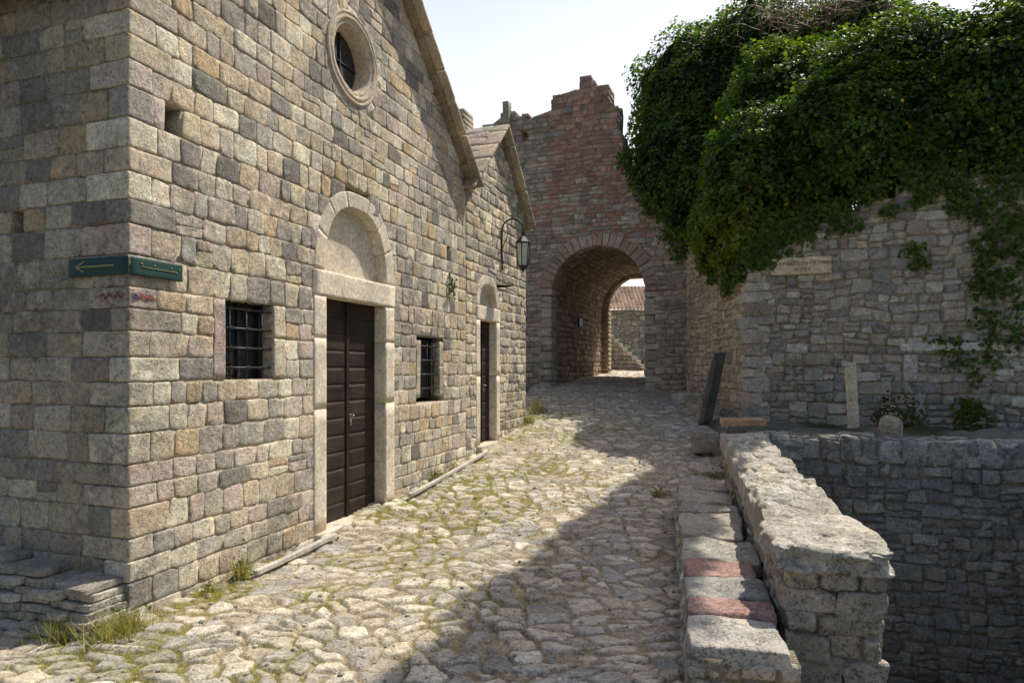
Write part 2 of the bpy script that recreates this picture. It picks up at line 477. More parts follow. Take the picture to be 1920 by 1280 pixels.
def window(parent,t0,t1,z0,z1,nv,nh,pink,wl,wr_):
    e=empty('window',tuple(F1((t0+t1)/2,z0,0)),'','');del e['label'];del e['category'];par(e,parent)
    m=MB();c=A([.62,.54,.42])
    zc=z0+(z1-z0)*.55
    for (ta,tb,za,zb_,cc) in ((t0-wl,t0,z0,z1,A([.52,.42,.37]) if pink else c),(t1,t1+wr_,z0,zc,c*.9),(t1,t1+wr_,zc,z1,c*1.08)):
        rblock(m,FAC,((ta+tb)/2,(za+zb_)/2,-.09),((tb-ta)/2-.002,(zb_-za)/2-.002,.102),.008,8,cc,.010,6)
    par(build('frame',m,M_st),e)
    m=MB()
    for k in range(nv):
        t=t0+(t1-t0)*(k+.5)/nv
        tube(m,[F1(t,z0-.01,-.045),F1(t,z1+.01,-.045)],.011)
    for k in range(nh):
        z=z0+(z1-z0)*(k+.6)/nh
        tube(m,[F1(t0-.03,z,-.030),F1(t1+.03,z,-.030)],.011)
        for q in range(nv):
            t=t0+(t1-t0)*(q+.5)/nv
            rblock(m,FAC,(t,z,-.036),(.017,.017,.02),.006,3,(.05,.05,.05),0)
    par(build('grille',m,M_iron),e)
    m=MB();rblock(m,FAC,((t0+t1)/2,(z0+z1)/2,-.16),((t1-t0)/2+.01,(z1-z0)/2+.02,.01),.003,3,(.02,.02,.02),0)
    for t in (t0+.03,(t0+t1)/2,t1-.03):rblock(m,FAC,(t,(z0+z1)/2,-.14),(.022,(z1-z0)/2,.015),.004,3,(.02,.02,.02),0)
    par(build('pane',m,M_glass),e)
window(ch,.98,1.62,-.105,W1T,3,4,True,.14,.18)
window(ch,4.74,5.36,-.42,.40,3,4,False,.13,.13)
e=empty('round_window',tuple(F1(3.02,3.1,0)),'','');del e['label'];del e['category'];par(e,ch)
m=MB();rc=(3.02,3.66)
prof=[(.53,-.05),(.53,.024),(.52,.034),(.50,.034),(.488,.020),(.478,.026),(.46,.036),(.44,.036),(.425,.016),(.41,.006),(.395,.014),(.38,.006),(.365,-.03),(.35,-.10),(.345,-.26)]
K=64;V=[];th=np.linspace(0,2*math.pi,K,endpoint=False)
for r,h in prof:V.append(FAC(rc[0]+r*np.cos(th),rc[1]+r*np.sin(th),np.full(K,h)))
f=[(i*K+j,i*K+(j+1)%K,(i+1)*K+(j+1)%K,(i+1)*K+j) for i in range(len(prof)-1) for j in range(K)]
X=np.concatenate(V);X=X+.006*vn(X,14,3)[:,None]
m.add(X,f,(.58,.49,.38));par(build('frame',m,M_smooth),e)
m=MB();V=np.concatenate([FAC(rc[0]+.36*np.cos(th),rc[1]+.36*np.sin(th),np.full(K,-.19)),FAC(np.full(K,rc[0]),np.full(K,rc[1]),np.full(K,-.19))])
m.add(V,[(j,(j+1)%K,K+(j+1)%K,K+j) for j in range(K)],(.02,.02,.02))
rblock(m,FAC,(rc[0],rc[1],-.18),(.012,.34,.012),.004,3,(.02,.02,.02),0);rblock(m,FAC,(rc[0],rc[1],-.178),(.34,.012,.012),.004,3,(.02,.02,.02),0)
par(build('pane',m,M_glass,False),e)
# ---------- chapel 2 ----------
c2=empty('chapel',(*(C0+D*7.9),-1.4),'small gabled stone chapel with narrow arched doorway','chapel')
c2.name='chapel.001'
rows2=mkrows(-2.,4.52,.18,.2,[-1.38,1.1])
DC2=7.38
def f2(z):
    top=4.47
    if z>=top:return []
    I=[(max(6.37,7.95-(top-z)/.94),min(9.54,7.95+(top-z)/.94))]
    if z<1.1:I=sub(I,DC2-.58,DC2+.58)
    else:
        h=arch_half(z,1.1,.56,.55)
        if h>.03:I=sub(I,DC2-h,DC2+h)
    if 1.5<z<1.68:I=sub(I,8.68,8.86)
    return I
mb=MB();KW2=dict(KW);KW2.update(gap=.009,jit=.018,relief=.010,off=.008,wamp=.009,namp=.010)
masonry(mb,FAC,rows2,f2,(.13,.33),chcol,n=4,thick=.3,split=.15,**KW2)
E2=plane(C0+D*9.54,-Nf,D)
masonry(mb,E2,rows2,lambda z:[(0.02,5)] if z<3 else [],(.2,.4),chcol,n=3,thick=.3,mortar=MOR)
core(6.4,9.3,-2.,3.,.45,6)
par(build('wall',mb,M_st),c2)
roof(7.95,4.57,.94,1.70,c2,6.0,.2)
door(c2,DC2,.40,-1.36,.85,.18,.25,.56,.13,True)
def strip(t0,t1,h):
    m=MB()
    def pm(u,v,w):
        P=FAC(u,v*0,w);P[...,2]=gz(P[...,1])+.05+v;return P
    rblock(m,pm,((t0+t1)/2,0.012,h),((t1-t0)/2,.022,.028),.006,18,(.50,.47,.42),.003,4)
    return lab(build('drain_channel',m,M_smooth),'narrow pale stone drain edging running along the chapel base','drain edging')
strip(1.08,2.30,.25);strip(4.02,6.8,.22)
# ---------- road ----------
def vor(X,Y,cell,seed,ax=1.0,wa=.10):
    wx=X+wa*vn(np.stack([X,Y,X*0],-1),1.7,seed)+.03*vn(np.stack([X,Y,X*0],-1),7,seed+3)+.010*vn(np.stack([X,Y,X*0],-1),22,seed+5)
    wy=Y+wa*vn(np.stack([X,Y,X*0],-1),1.7,seed+1)+.03*vn(np.stack([X,Y,X*0],-1),7,seed+4)+.010*vn(np.stack([X,Y,X*0],-1),22,seed+6)
    px=wx/(cell*ax);py=wy/cell;ix=np.floor(px).astype(np.int64);iy=np.floor(py).astype(np.int64)
    best=np.full(X.shape,9.);bx=np.zeros(X.shape);by=np.zeros(X.shape);bi=np.zeros(X.shape,np.int64);bj=bi.copy()
    pts={}
    for dx in (-1,0,1):
        for dy in (-1,0,1):
            jx=ix+dx;jy=iy+dy
            qx=jx+.5+.49*(hsh(jx,jy,jx*0,seed)*2-1);qy=jy+.5+.49*(hsh(jx,jy,jx*0+1,seed)*2-1)
            d=(qx-px)**2+(qy-py)**2
            pts[(dx,dy)]=(qx,qy)
            m=d<best
            best=np.where(m,d,best);bx=np.where(m,qx,bx);by=np.where(m,qy,by);bi=np.where(m,jx,bi);bj=np.where(m,jy,bj)
    ed=np.full(X.shape,9.)
    for q in pts.values():
        ex=q[0]-bx;ey=q[1]-by;L=np.sqrt(ex*ex+ey*ey)
        ok=L>1e-4;Ls=np.where(ok,L,1)
        d=((bx+q[0])/2-px)*ex/Ls+((by+q[1])/2-py)*ey/Ls
        ed=np.where(ok,np.minimum(ed,d),ed)
    return ed*cell,bi,bj,(px-bx)*cell,(py-by)*cell
ys=[2.6]
while ys[-1]<31:ys.append(ys[-1]+.0025*ys[-1])
ys=A(ys);NX=720
XL=np.interp(ys,[0,5.9,7.2,14,20,26,31],[-5.8,-5.8,-2.5,-.05,.6,2.8,1.5]);XR=np.interp(ys,[0,3.9,10.3,11.2,13.5,15,26,31],[1.85,1.85,3.6,4.9,5.2,5.2,6.6,9.])
s=np.linspace(0,1,NX)
X=XL[:,None]*(1-s)+XR[:,None]*s;Y=np.repeat(ys[:,None],NX,1)
ed,bi,bj,lx,ly=vor(X,Y,.165,21,1.32,.12)
P3=np.stack([X,Y,X*0],-1)
nf=fbm(P3,5,31,3);nb=vn(P3,.9,41)
r1=hsh(bi,bj,bi*0,5);r2=hsh(bi,bj,bi*0,6);r3=hsh(bi,bj,bi*0,7);r4=hsh(bi,bj,bi*0,8)
fd=(X-(C0[0]+(Y-C0[1])*D[0]/D[1]))*D[1]
worn=np.clip((vn(P3,.8,151)+.35)*1.2,0,1)
jw=.004+.010*(nf+.3)+(.012+.038*worn)*np.clip(r4-.5,0,.5)*2
e=np.clip((ed-jw)/.030,0,1);dome=np.sqrt(1-(1-e)**2)
buried=np.clip((vn(P3,1.1,51)-.1)*2.0,0,.65)
ed2,ci,cj,_,_=vor(X,Y,.048,91,1.2,.02)
q1=hsh(ci,cj,ci*0,5);e2=np.clip((ed2-.005)/.010,0,1)*(q1>.3);d2=np.sqrt(1-(1-e2)**2)
H=dome*(.017+.026*r1)*(1-buried*.6)+(lx*(r2-.5)+ly*(r3-.5))*.20*dome+dome*.014*fbm(P3,8,61,5)
H=H+(1-dome)*d2*.010*q1
Z=gz(Y)-.006+.026*nb+H+.006*fbm(P3,26,71,3)*(1-dome*.5)
cp=A([[.62,.575,.49],[.69,.64,.535],[.53,.505,.455],[.58,.51,.40],[.40,.38,.35],[.74,.685,.57],[.47,.45,.41]])
col=cp[(r3*6.999).astype(int)]*(.80+.36*r1)[...,None]
dirt=A([.37,.30,.20])*(1+.3*nf[...,None])
pb=(e2>0)[...,None]*.7
dirt=dirt*(1-pb)+A([.47,.41,.31])*(.6+.6*q1[...,None])*pb
gr=np.clip(1.5-fd/1.9,0,1)*np.clip(vn(P3,2.0,81)*1.3+.8,0,1)*np.clip(vn(P3,11,83)+1.0,0,1)
gr=np.maximum(gr,.5*np.clip(vn(P3,1.5,85)-.15,0,1)*np.clip(vn(P3,13,86)+.7,0,1))*(Y<15)
dirt=dirt*(1-gr[...,None])+A([.25,.24,.05])*gr[...,None]
mk=np.clip(e*2.2,0,1)[...,None]
dust=np.clip(.15+.8*vn(P3,.8,91)+.6*fbm(P3,6,92,4),0,.8)[...,None]
col=col*(1-dust*.45)+A([.61,.52,.38])*dust*.45
moss=(np.clip(gr*1.2-.5,0,.5)*np.clip(fbm(P3,14,95,3)+.6,0,1))[...,None]
col=col*(1-moss)+A([.28,.265,.08])*moss
colr=dirt*(1-mk)+col*mk
ids=np.arange(X.size).reshape(X.shape)
f=np.stack([ids[:-1,:-1],ids[:-1,1:],ids[1:,1:],ids[1:,:-1]],-1).reshape(-1,4)
mb=MB();mb.add(np.stack([X,Y,Z],-1),f,colr.reshape(-1,3))
rd=build('road',mb,M_cob);rd['kind']='structure'
def wmap(u,v,w): return np.stack([u,v,w],-1)
mb=MB()
for k in range(700):
    y=2.8+9*rng.random()**1.5;iy=int(np.searchsorted(ys,y));ix=int(rng.integers(0,NX))
    if fd[iy,ix]<.1: continue
    s_=rng.uniform(.006,.020)
    rblock(mb,wmap,(X[iy,ix],Y[iy,ix],Z[iy,ix]+s_*.3),(s_,s_*rng.uniform(.6,1),s_*.6),s_*.4,2,A([.55,.50,.42])*rng.uniform(.5,1.2),.003,30)
gv_=build('gravel',mb,M_cob);gv_['kind']='stuff'
PO=A([1.70,4.12]);PD=nz([1.63,6.3]);PR=A([PD[1],-PD[0]]);W=.56
RW=A([3.99,10.2]);RE=RW+A([.943,-.334])*3.9
def inpit(x,y):
    a=(x-PO[0])*PR[0]+(y-PO[1])*PR[1]; a2=x-2.1
    left=np.where(y>4.3,a>.35,a2>0)
    r=(x-RW[0])*.334+(y-RW[1])*.943
    l3=(x-RE[0])*D[1]-(y-RE[1])*D[0]
    return left&(r<.12)&(l3<.25)&(y>-8)
gx=np.concatenate([[-300,-120,-60,-30],np.arange(-16,22,.15),[30,60,120,300]])
gyy=np.concatenate([[-300,-100,-30],np.arange(-10,30,.15),[32,36,45,60,100,200,400]])
GX,GY=np.meshgrid(gx,gyy)
PP=np.stack([GX,GY,GX*0],-1)
GZ=gz(GY)-.08+.03*vn(PP,1.3,3)
tt=(GX-RW[0])*.334+(GY-RW[1])*.943
GZ=np.where((GX>4.05)&(tt>.0)&(GY<18),-1.14+.07*vn(PP,2,9)+.07*vn(PP,4.5,19)+.03*vn(PP,9,20),GZ)
cx=(GX[:-1,:-1]+GX[1:,1:])/2;cy=(GY[:-1,:-1]+GY[1:,1:])/2
keep=~inpit(cx,cy)
ids=np.arange(GX.size).reshape(GX.shape)
f=np.stack([ids[:-1,:-1],ids[:-1,1:],ids[1:,1:],ids[1:,:-1]],-1)[keep]
mb=MB();gg=np.clip(vn(PP,1.5,14)+.4,0,1)[...,None];cc=A([.27,.25,.21])*(1-gg)*(1+.3*vn(PP,.8,4)[...,None])+A([.11,.12,.05])*gg;mb.add(np.stack([GX,GY,GZ],-1),f,cc.reshape(-1,3))
g=build('ground',mb,M_soil);g['kind']='structure'
mb=MB();gp=np.linspace(-30,30,60);PX,PY=np.meshgrid(gp,gp);PPz=-5+.15*vn(np.stack([PX,PY,PX*0],-1),.8,4)
ids=np.arange(3600).reshape(60,60);f=np.stack([ids[:-1,:-1],ids[:-1,1:],ids[1:,1:],ids[1:,:-1]],-1)
mb.add(np.stack([PX,PY,PPz],-1),f,(.14,.14,.08));g=build('pit_ground',mb,M_soil);g['kind']='structure'

# ---------- gate tower ----------
TO=A([1.2,20.]);TA=nz([.927,-.375]);TB=A([-TA[1],TA[0]])
TF=plane(TO,TA,-TB)
tw=empty('gate_tower',(TO[0]+1.3,TO[1],-.6),'ruined red and beige stone gate tower with vaulted passage','gate tower')
px=[-3.9,-3.4,-3.0,-2.95,-2.6,-2.3,-2.28,-1.7,-1.69,-1.2,-1.19,-.7,-.69,-.02,0,.30,.32,.62,.64,.85,.87,1.25,1.27,1.72,1.74,2.00,2.02,2.15,2.17,2.35,2.6,2.9,4.3]
pz=[8.0,8.4,8.3,7.5,7.45,7.4,7.6,7.65,7.95,7.95,7.72,7.78,7.62,7.7,8.24,8.24,8.18,8.20,8.34,8.34,8.56,8.54,8.38,8.36,7.70,7.62,6.95,6.85,6.15,5.7,5.5,5.3,5.2]
def tcol(u,v):
    q=vn(A([[u,v,0]]),1.0,5)[0]*.5
    gy_=lambda:A([[.50,.45,.36],[.57,.51,.41],[.41,.385,.34],[.48,.41,.34]][rng.integers(4)])*rng.uniform(.72,1.2)
    rd_=lambda:A([[.47,.285,.22],[.43,.255,.20],[.52,.345,.27]][rng.integers(3)])*rng.uniform(.78,1.2)*(1+rng.uniform(-.04,.04,3))
    if -.05<u+q*.1<2.3 and v>5.1+q: return rd_() if rng.random()<.95 else gy_()
    if u<0 and v>5.0+q: return gy_() if rng.random()<.9 else rd_()
    if v>3.9+q: return rd_() if rng.random()<.45 else gy_()
    return gy_() if rng.random()<.92 else rd_()
def treg(z):
    us=np.arange(-3.6,4.15,.02);tp=np.interp(us,px,pz)+.05*vn(np.stack([us,us*0+z*.2,us*0],-1),5,3)
    ok=tp>z;I=[];st=None
    for u,o_ in zip(us,ok):
        if o_ and st is None:st=u
        if not o_ and st is not None:
            if u-st>.08:I.append((st,u))
            st=None
    if st is not None:I.append((st,4.15))
    if z<2.2:I=sub(I,-.30,3.1)
    else:
        r=1.76**2-(z-2.2)**2
        if r>0:I=sub(I,1.4-r**.5,1.4+r**.5)
    if 7.0<z<7.3:I=sub(I,-.98,-.76)
    return I
mb=MB()
masonry(mb,TF,mkrows(-1.2,8.8,.145,.3,[2.2]),treg,(.15,.36),tcol,n=3,thick=.75,mortar=(.42,.36,.29),split=.12,gap=.016,relief=.020,off=.015,bev=.012,warp=.03,jit=.022,holes=.008,tilt=.1,wamp=.011,back=.002,namp=.014)
rblock(mb,TF,(-1.42,7.3,.10),(.10,.9,.14),.02,6,(.42,.38,.32),.02,5)
for k in range(30):
    u=rng.uniform(-3.5,2.6);z=np.interp(u,px,pz)
    rblock(mb,TF,(u,z-.02,-rng.uniform(.05,.6)),(rng.uniform(.06,.15),rng.uniform(.03,.06),rng.uniform(.08,.15)),.02,4,tcol(u,z),.03,6,.15)
def tbox(a0,a1,b0,b1,z0,z1):
    def m(u,v,w):
        P=A([TO[0],TO[1],0.])+u[...,None]*A([*TA,0.])+v[...,None]*A([*TB,0.]);P[...,2]=P[...,2]+w;return P
    rblock(mb,m,((a0+a1)/2,(b0+b1)/2,(z0+z1)/2),((a1-a0)/2,(b1-b0)/2,(z1-z0)/2),.02,8,(.3,.25,.19),.03,2)
tbox(-3.6,-.35,.7,6.7,-1.2,4.6);tbox(3.15,4.4,.7,6.7,-1.2,4.6);tbox(-.4,3.2,.7,6.7,4.05,4.6)
par(build('wall',mb,M_red),tw)
mb=MB();z=-1.;k=0
while z<2.2:
    h=rng.uniform(.16,.32);h=min(h,2.2-z) if 2.2-z<.35 else h
    for sd in (0,1):
        w=(.50 if (k+sd)%2 else .33)*rng.uniform(.85,1.1)
        c=(-w/2 if sd==0 else 2.8+w/2)+rng.uniform(-.02,.02)
        rblock(mb,TF,(c,z+h/2,-.23+rng.uniform(-.01,.01)),(w/2,h/2-.004,.25),.03,6,A([.50,.46,.40])*rng.uniform(.7,1.2),.035,5)
    z+=h;k+=1
def vmap(u,v,w): return TF(1.4+v*np.cos(u),2.2+v*np.sin(u),w)
cuts=[0.]
while cuts[-1]<math.pi-.08:cuts.append(cuts[-1]+rng.uniform(.085,.165))
cuts[-1]=math.pi
for a_,b_ in zip(cuts[:-1],cuts[1:]):
    th=(a_+b_)/2;l=rng.uniform(.38,.52)
    rblock(mb,vmap,(th,1.4+l/2,-.222),((b_-a_)/2-.005,l/2,.24+rng.uniform(-.012,.012)),.014,6,A([[.50,.345,.275],[.52,.45,.37],[.47,.33,.27],[.50,.43,.36]][rng.integers(4)])*rng.uniform(.75,1.18),.022,7)
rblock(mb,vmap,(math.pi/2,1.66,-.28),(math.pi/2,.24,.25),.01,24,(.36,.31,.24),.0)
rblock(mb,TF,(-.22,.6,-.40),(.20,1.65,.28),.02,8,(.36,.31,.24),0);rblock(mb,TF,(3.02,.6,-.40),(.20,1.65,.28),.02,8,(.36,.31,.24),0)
par(build('arch',mb,M_red),tw)
mb=MB();r=1.42;hj=3.1;Ls=hj*2+math.pi*r
def tun(u,v,h):
    u=np.asarray(u,float);v=np.asarray(v,float);h=np.asarray(h,float)
    th=np.clip((u-hj)/r,0,math.pi)
    a=np.where(u<hj,-.02+h,np.where(u>hj+math.pi*r,2.82-h,1.4-(r-h)*np.cos(th)))
    z=np.where(u<hj,-.9+u,np.where(u>hj+math.pi*r,-.9+(Ls-u),2.2+(r-h)*np.sin(th)))
    P=A([TO[0],TO[1],0.])+a[...,None]*A([*TA,0.])+v[...,None]*A([*TB,0.]);P[...,2]=P[...,2]+z;return P
def tun2(v,u,h): return tun(u,v,h)
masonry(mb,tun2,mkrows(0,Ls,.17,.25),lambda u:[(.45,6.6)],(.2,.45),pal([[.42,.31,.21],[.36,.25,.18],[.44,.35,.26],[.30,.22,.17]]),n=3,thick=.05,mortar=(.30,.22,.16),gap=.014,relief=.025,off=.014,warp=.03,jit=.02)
par(build('vault',mb,M_red),tw)
mb=MB();TR=plane(TO+TB*6.2,TA,-TB)
def rreg(z):
    I=[(-.3,3.1)]
    if z<2.35:return sub(I,.22,2.6)
    r=1.19**2-(z-2.35)**2
    return sub(I,1.41-r**.5,1.41+r**.5) if r>0 else I
masonry(mb,TR,mkrows(-1,4.2,.18,.2,[2.35]),rreg,(.18,.35),pal([[.60,.46,.32],[.54,.41,.28],[.62,.51,.37]]),n=3,thick=.5,mortar=(.40,.32,.22),relief=.02,jit=.02,off=.012)
par(build('rear_arch',mb,M_red),tw)
m=MB();rblock(m,tun,(2.45,3.0,.05),(.16,.25,.02),.01,3,(.03,.03,.03),0)
lab(build('wall_plaque',m,M_iron,True),'small dark metal plaque fixed inside the vaulted passage','plaque')

# ---------- ruined wall ----------
RC=A([5.0,14.0]);RA=nz([.943,-.334]);RN=nz([-.334,-.943])
RF=plane(RC,RA,RN);SD=nz([-.1,4.6]);SN=A([-SD[1],SD[0]]);SF=plane(RC,SD,SN)
RCOL=[[.60,.55,.46],[.68,.625,.52],[.50,.47,.42],[.62,.525,.41],[.54,.445,.37],[.72,.68,.59],[.57,.525,.445],[.42,.395,.36]]
rubc=pal(RCOL,None,.2)
rr=mkrows(-1.3,2.6,.26,.25)
ru=empty('ruined_wall',(RC[0],RC[1],-1.1),'rough rubble stone wall with carved plaque and ivy on top','stone wall')
rq=[((.5,.28) if i%2 else (.28,.46)) for i in range(len(rr))]
def rtop(u): return float(np.interp(u,[0,.8,1.5,2.6,3.2,4.2,6,9],[2.4,2.7,3.0,3.4,3.85,3.7,3.5,3.4]))
mb=MB()
rubble(mb,RF,.18,7.8,-1.35,4.0,.50,.29,rtop,rubc,(.54,.465,.35),.6,8,gap=.024,jit=.034,relief=.026,off=.022,namp=.030,bev=.02,warp=.05,back=.0)
rubble(mb,SF,.18,4.62,-1.35,3.6,.48,.26,None,pal([[.72,.56,.38],[.64,.51,.36],[.76,.61,.43],[.56,.45,.34]]),(.56,.45,.31),.6,5,gap=.02,jit=.03)  # golden palette: warm bounce light put into the side face colours
def qm(u,v,w):
    P=A([RC[0],RC[1],0.])+u[...,None]*A([*RA,0.])+v[...,None]*A([*SD,0.]);P[...,2]=P[...,2]+w;return P
for (z0,z1),(a,b) in zip(rr,rq):
    a*=rng.uniform(.8,1.15);b*=rng.uniform(.8,1.15)
    rblock(mb,qm,(a/2-.02,b/2-.02,(z0+z1)/2),(a/2+.012,b/2+.012,(z1-z0)/2-.004),.03,9,rubc(0,0),.035,5)
rblock(mb,qm,(.34,.34,.6),(.31,.31,1.9),.02,5,(.50,.43,.32),0)
rblock(mb,RF,(3.68,.41,.035),(.86,.08,.035),.015,12,(.82,.79,.71),.012,4)
rblock(mb,RF,(3.0,.0,.012),(.12,.26,.03),.02,6,(.74,.70,.61),.012,4)
par(build('wall',mb,M_rub),ru)
pl=empty('plaque',tuple(RF(A([.9]),A([2.0]),A([.05]))[0]),'carved stone plaque with Cyrillic lettering on rubble wall','plaque')
mb=MB();rblock(mb,RF,(1.02,2.10,.06),(.57,.175,.04),.02,10,(.76,.62,.44),.004,6)
par(build('slab',mb,M_smooth),pl)
def text(body,size,u,z,h,mat,mapax,nr,org,name,parent):
    cu=bpy.data.curves.new(name,'FONT');cu.body=body;cu.size=size;cu.align_x='CENTER';cu.align_y='CENTER';cu.extrude=.003;cu.offset=.001
    o=bpy.data.objects.new(name+'_tmp',cu);bpy.context.scene.collection.objects.link(o);bpy.context.view_layer.update()
    dg=bpy.context.evaluated_depsgraph_get();me=bpy.data.meshes.new_from_object(o.evaluated_get(dg))
    bpy.data.objects.remove(o)
    ax=A([*mapax,0.]);n=A([*nr,0.]);base=A([*org,0.])+ax*u+n*h+A([0,0,z])
    for v in me.vertices:
        c=v.co.copy();v.co=Vector(ax*c[0]+A([0,0,1.])*c[1]+n*c[2])
    me.materials.clear();me.materials.append(mat)
    ob=bpy.data.objects.new(name,me);ob.location=base;bpy.context.scene.collection.objects.link(ob)
    par(ob,parent);return ob
text('СВРАТИШТЕ ЗА ПУТНИКЕ',.096,1.02,2.145,.103,M_let,RA,RN,RC,'inscription',pl)
text('XV XVI V',.08,1.04,2.02,.103,M_let,RA,RN,RC,'inscription',pl)

# ---------- stone bench ----------
BO=A([.99,3.72]);BD=nz([1.11,4.8]);BR=A([BD[1],-BD[0]])
def bm_(u,v,w):
    P=A([BO[0],BO[1],0.])+u[...,None]*A([*BD,0.])+v[...,None]*A([*BR,0.]);P[...,2]=gz(P[...,1])+w;return P
mb=MB()
sl=[(.46,(.60,.565,.50)),(.27,(.52,.33,.29)),(.44,(.46,.46,.42)),(.40,(.50,.32,.28)),(.68,(.55,.52,.455)),(.36,(.50,.46,.40)),(.55,(.57,.53,.455)),(.38,(.47,.43,.38)),(.56,(.53,.49,.42)),(.5,(.49,.44,.38))]
u=0
for l,c in sl:
    wv=rng.uniform(.25,.30)
    rblock(mb,bm_,(u+l/2,.02+wv,.36+rng.uniform(-.02,.02)),(l/2-.002,wv,.055),.02,18,c,.045,3.6,.03);u+=l
bl=u
rblock(mb,bm_,(bl/2,.29,.2),(bl/2-.03,.24,.17),.02,6,(.38,.32,.24),.01,4)
bf=lambda uu,vv,h:bm_(np.asarray(uu,float),-np.asarray(h,float)+.015,np.asarray(vv,float))
rubble(mb,bf,.02,bl,-.15,.32,.36,.18,None,rubc,(.40,.34,.25),.2,6)
ef=lambda uu,vv,h:bm_(-np.asarray(h,float)+.02,np.asarray(uu,float),np.asarray(vv,float))
rubble(mb,ef,0,.6,-.2,.32,.3,.18,None,rubc,(.40,.34,.25),.2,6,warp=.015)
lab(build('stone_bench',mb,M_rub),'low stone bench ledge with grey and faded red slabs beside parapet','stone bench')

# ---------- parapet ----------
def ptop(u): return -1.11+.12*np.clip(u/6.5,0,1)
def pm_(u,v,w):
    P=A([PO[0],PO[1],0.])+u[...,None]*A([*PD,0.])+v[...,None]*A([*PR,0.]);P[...,2]=ptop(u)+w;return P
mb=MB()
lf_=lambda u,v,h:pm_(np.asarray(u,float),-np.asarray(h,float),np.asarray(v,float))
rubble(mb,lf_,.12,6.5,-1.,-.07,.30,.18,None,rubc,(.50,.43,.33),.25,7,namp=.028,relief=.022)
rf_=lambda u,v,h:pm_(6.5-np.asarray(u,float),W+np.asarray(h,float),np.asarray(v,float))
PC=[[.44,.44,.42],[.38,.385,.375],[.52,.51,.47],[.43,.41,.37],[.34,.34,.335]]
pc=pal(PC)
rubble(mb,rf_,0.,6.4,-4.,-.07,.4,.24,None,pc,(.36,.345,.30),.25,4)
z=-.12
for (hh,cuts) in ((.13,(.0,.20,.41,W)),(.15,(.0,.30,W)),(.12,(.0,.17,.36,W)),(.16,(.0,.24,.45,W)),(.17,(0,.32,W)),(.16,(0,.2,.4,W)),(.25,(0,.32,W)),(.25,(0,.3,W))):
    for a,b in zip(cuts[:-1],cuts[1:]):
        dp=rng.uniform(.17,.24)
        rblock(mb,pm_,(dp-.03+rng.uniform(-.03,.03),(a+b)/2,z-hh/2),(dp,(b-a)/2+.001,hh/2+.001),.03,14,A([.60,.525,.41])*rng.uniform(.78,1.1),.06,4.5)
    z-=hh
rblock(mb,pm_,(.275,W/2,-.75),(.25,W/2-.012,.64),.02,14,(.54,.47,.36),.03,5)
P_,F_=cubegrid(38);hb=A([.42,W/2+.045,.09])
q=P_*hb;inn=np.clip(q,-(hb-.035),hb-.035);d=q-inn;L_=np.linalg.norm(d,axis=1,keepdims=True);L_[L_==0]=1;q=inn+d/L_*.035
S3=q*A([1,1,1.5]);n1=np.stack([fbm(S3+A([0,0,i*9.]),3.0,900+i,6) for i in range(3)],-1)
chip=np.clip(fbm(S3,4.2,950,5)-.08,0,1)
cen=np.linalg.norm(q/hb,axis=1,keepdims=True)
q=q+n1*A([.12,.09,.07])-(q/np.maximum(cen,.3))*chip[:,None]*.65*np.clip(cen-.75,0,1)
q[:,2]+=.018*fbm(q,14,77,4)
X_=pm_(q[:,0]+.33,q[:,1]+W/2-.015,q[:,2]-.07)
mb.add(X_,F_[:,::-1],(.66,.61,.52))
us=np.linspace(.62,6.62,560);vs=np.linspace(-.05,W+.05,74);UU,VV=np.meshgrid(us,vs)
e_,ai,aj,l1,l2=vor(UU*1.0,VV*1.0,.19,57,1.3,.10)
s1=hsh(ai,aj,ai*0,3);s2=hsh(ai,aj,ai*0,4);s3=hsh(ai,aj,ai*0,9)
Q3=np.stack([UU,VV,UU*0],-1)
mort=np.clip(vn(Q3,1.8,66)*1.6+.25,0,1)
ee=np.clip((e_-.004)/.03,0,1);dm=np.sqrt(1-(1-ee)**2)
hgt=-.04+dm*(.012+.034*s1)*(1-.7*mort)+(l1*(s2-.5)+l2*(s1-.5))*.2*dm*(1-mort)+.06*fbm(Q3,2.6,12,5)+.022*fbm(Q3,12,15,4)
edge=np.minimum(VV+.05,W+.05-VV);edge=edge+.08*vn(Q3,4,8)
hgt=hgt-.07*np.clip(1-edge/.05,0,1)**1.5
hgt=np.where((VV<-.045)|(VV>W+.045)|(UU>6.6),-.24,hgt)
cs=A([[.60,.56,.48],[.52,.495,.44],[.58,.52,.42],[.68,.64,.56]])[(s3*3.99).astype(int)]*(.82+.34*s2)[...,None]
mk=(np.clip(ee*2,0,1)*(1-.75*mort))[...,None];cs=cs*mk+A([.54,.48,.39])*(1+.3*fbm(Q3,7,4,3)[...,None])*(1-mk)
ids=np.arange(UU.size).reshape(UU.shape)
X_=pm_(UU.ravel(),VV.ravel(),hgt.ravel())
mb.add(X_,np.stack([ids[:-1,:-1],ids[:-1,1:],ids[1:,1:],ids[1:,:-1]],-1).reshape(-1,4)[:,::-1],cs.reshape(-1,3))
lab(build('parapet',mb,M_rub),'weathered rubble stone parapet ending in a chunky rough block','stone parapet')
mb=MB();RT=plane(RW,A([.943,-.334]),A([-.334,-.943]))
rubble(mb,RT,-.3,4.0,-5.3,-1.10,.46,.28,None,pc,(.40,.385,.34),.5,8,relief=.028,off=.028,gap=.022,jit=.035,namp=.032,warp=.05)
R3=plane(RE,-D,-A([D[1],-D[0]]))
rubble(mb,R3,-.3,14.,-5.3,-1.15,.6,.4,None,pc,(.30,.28,.24),.5,2)
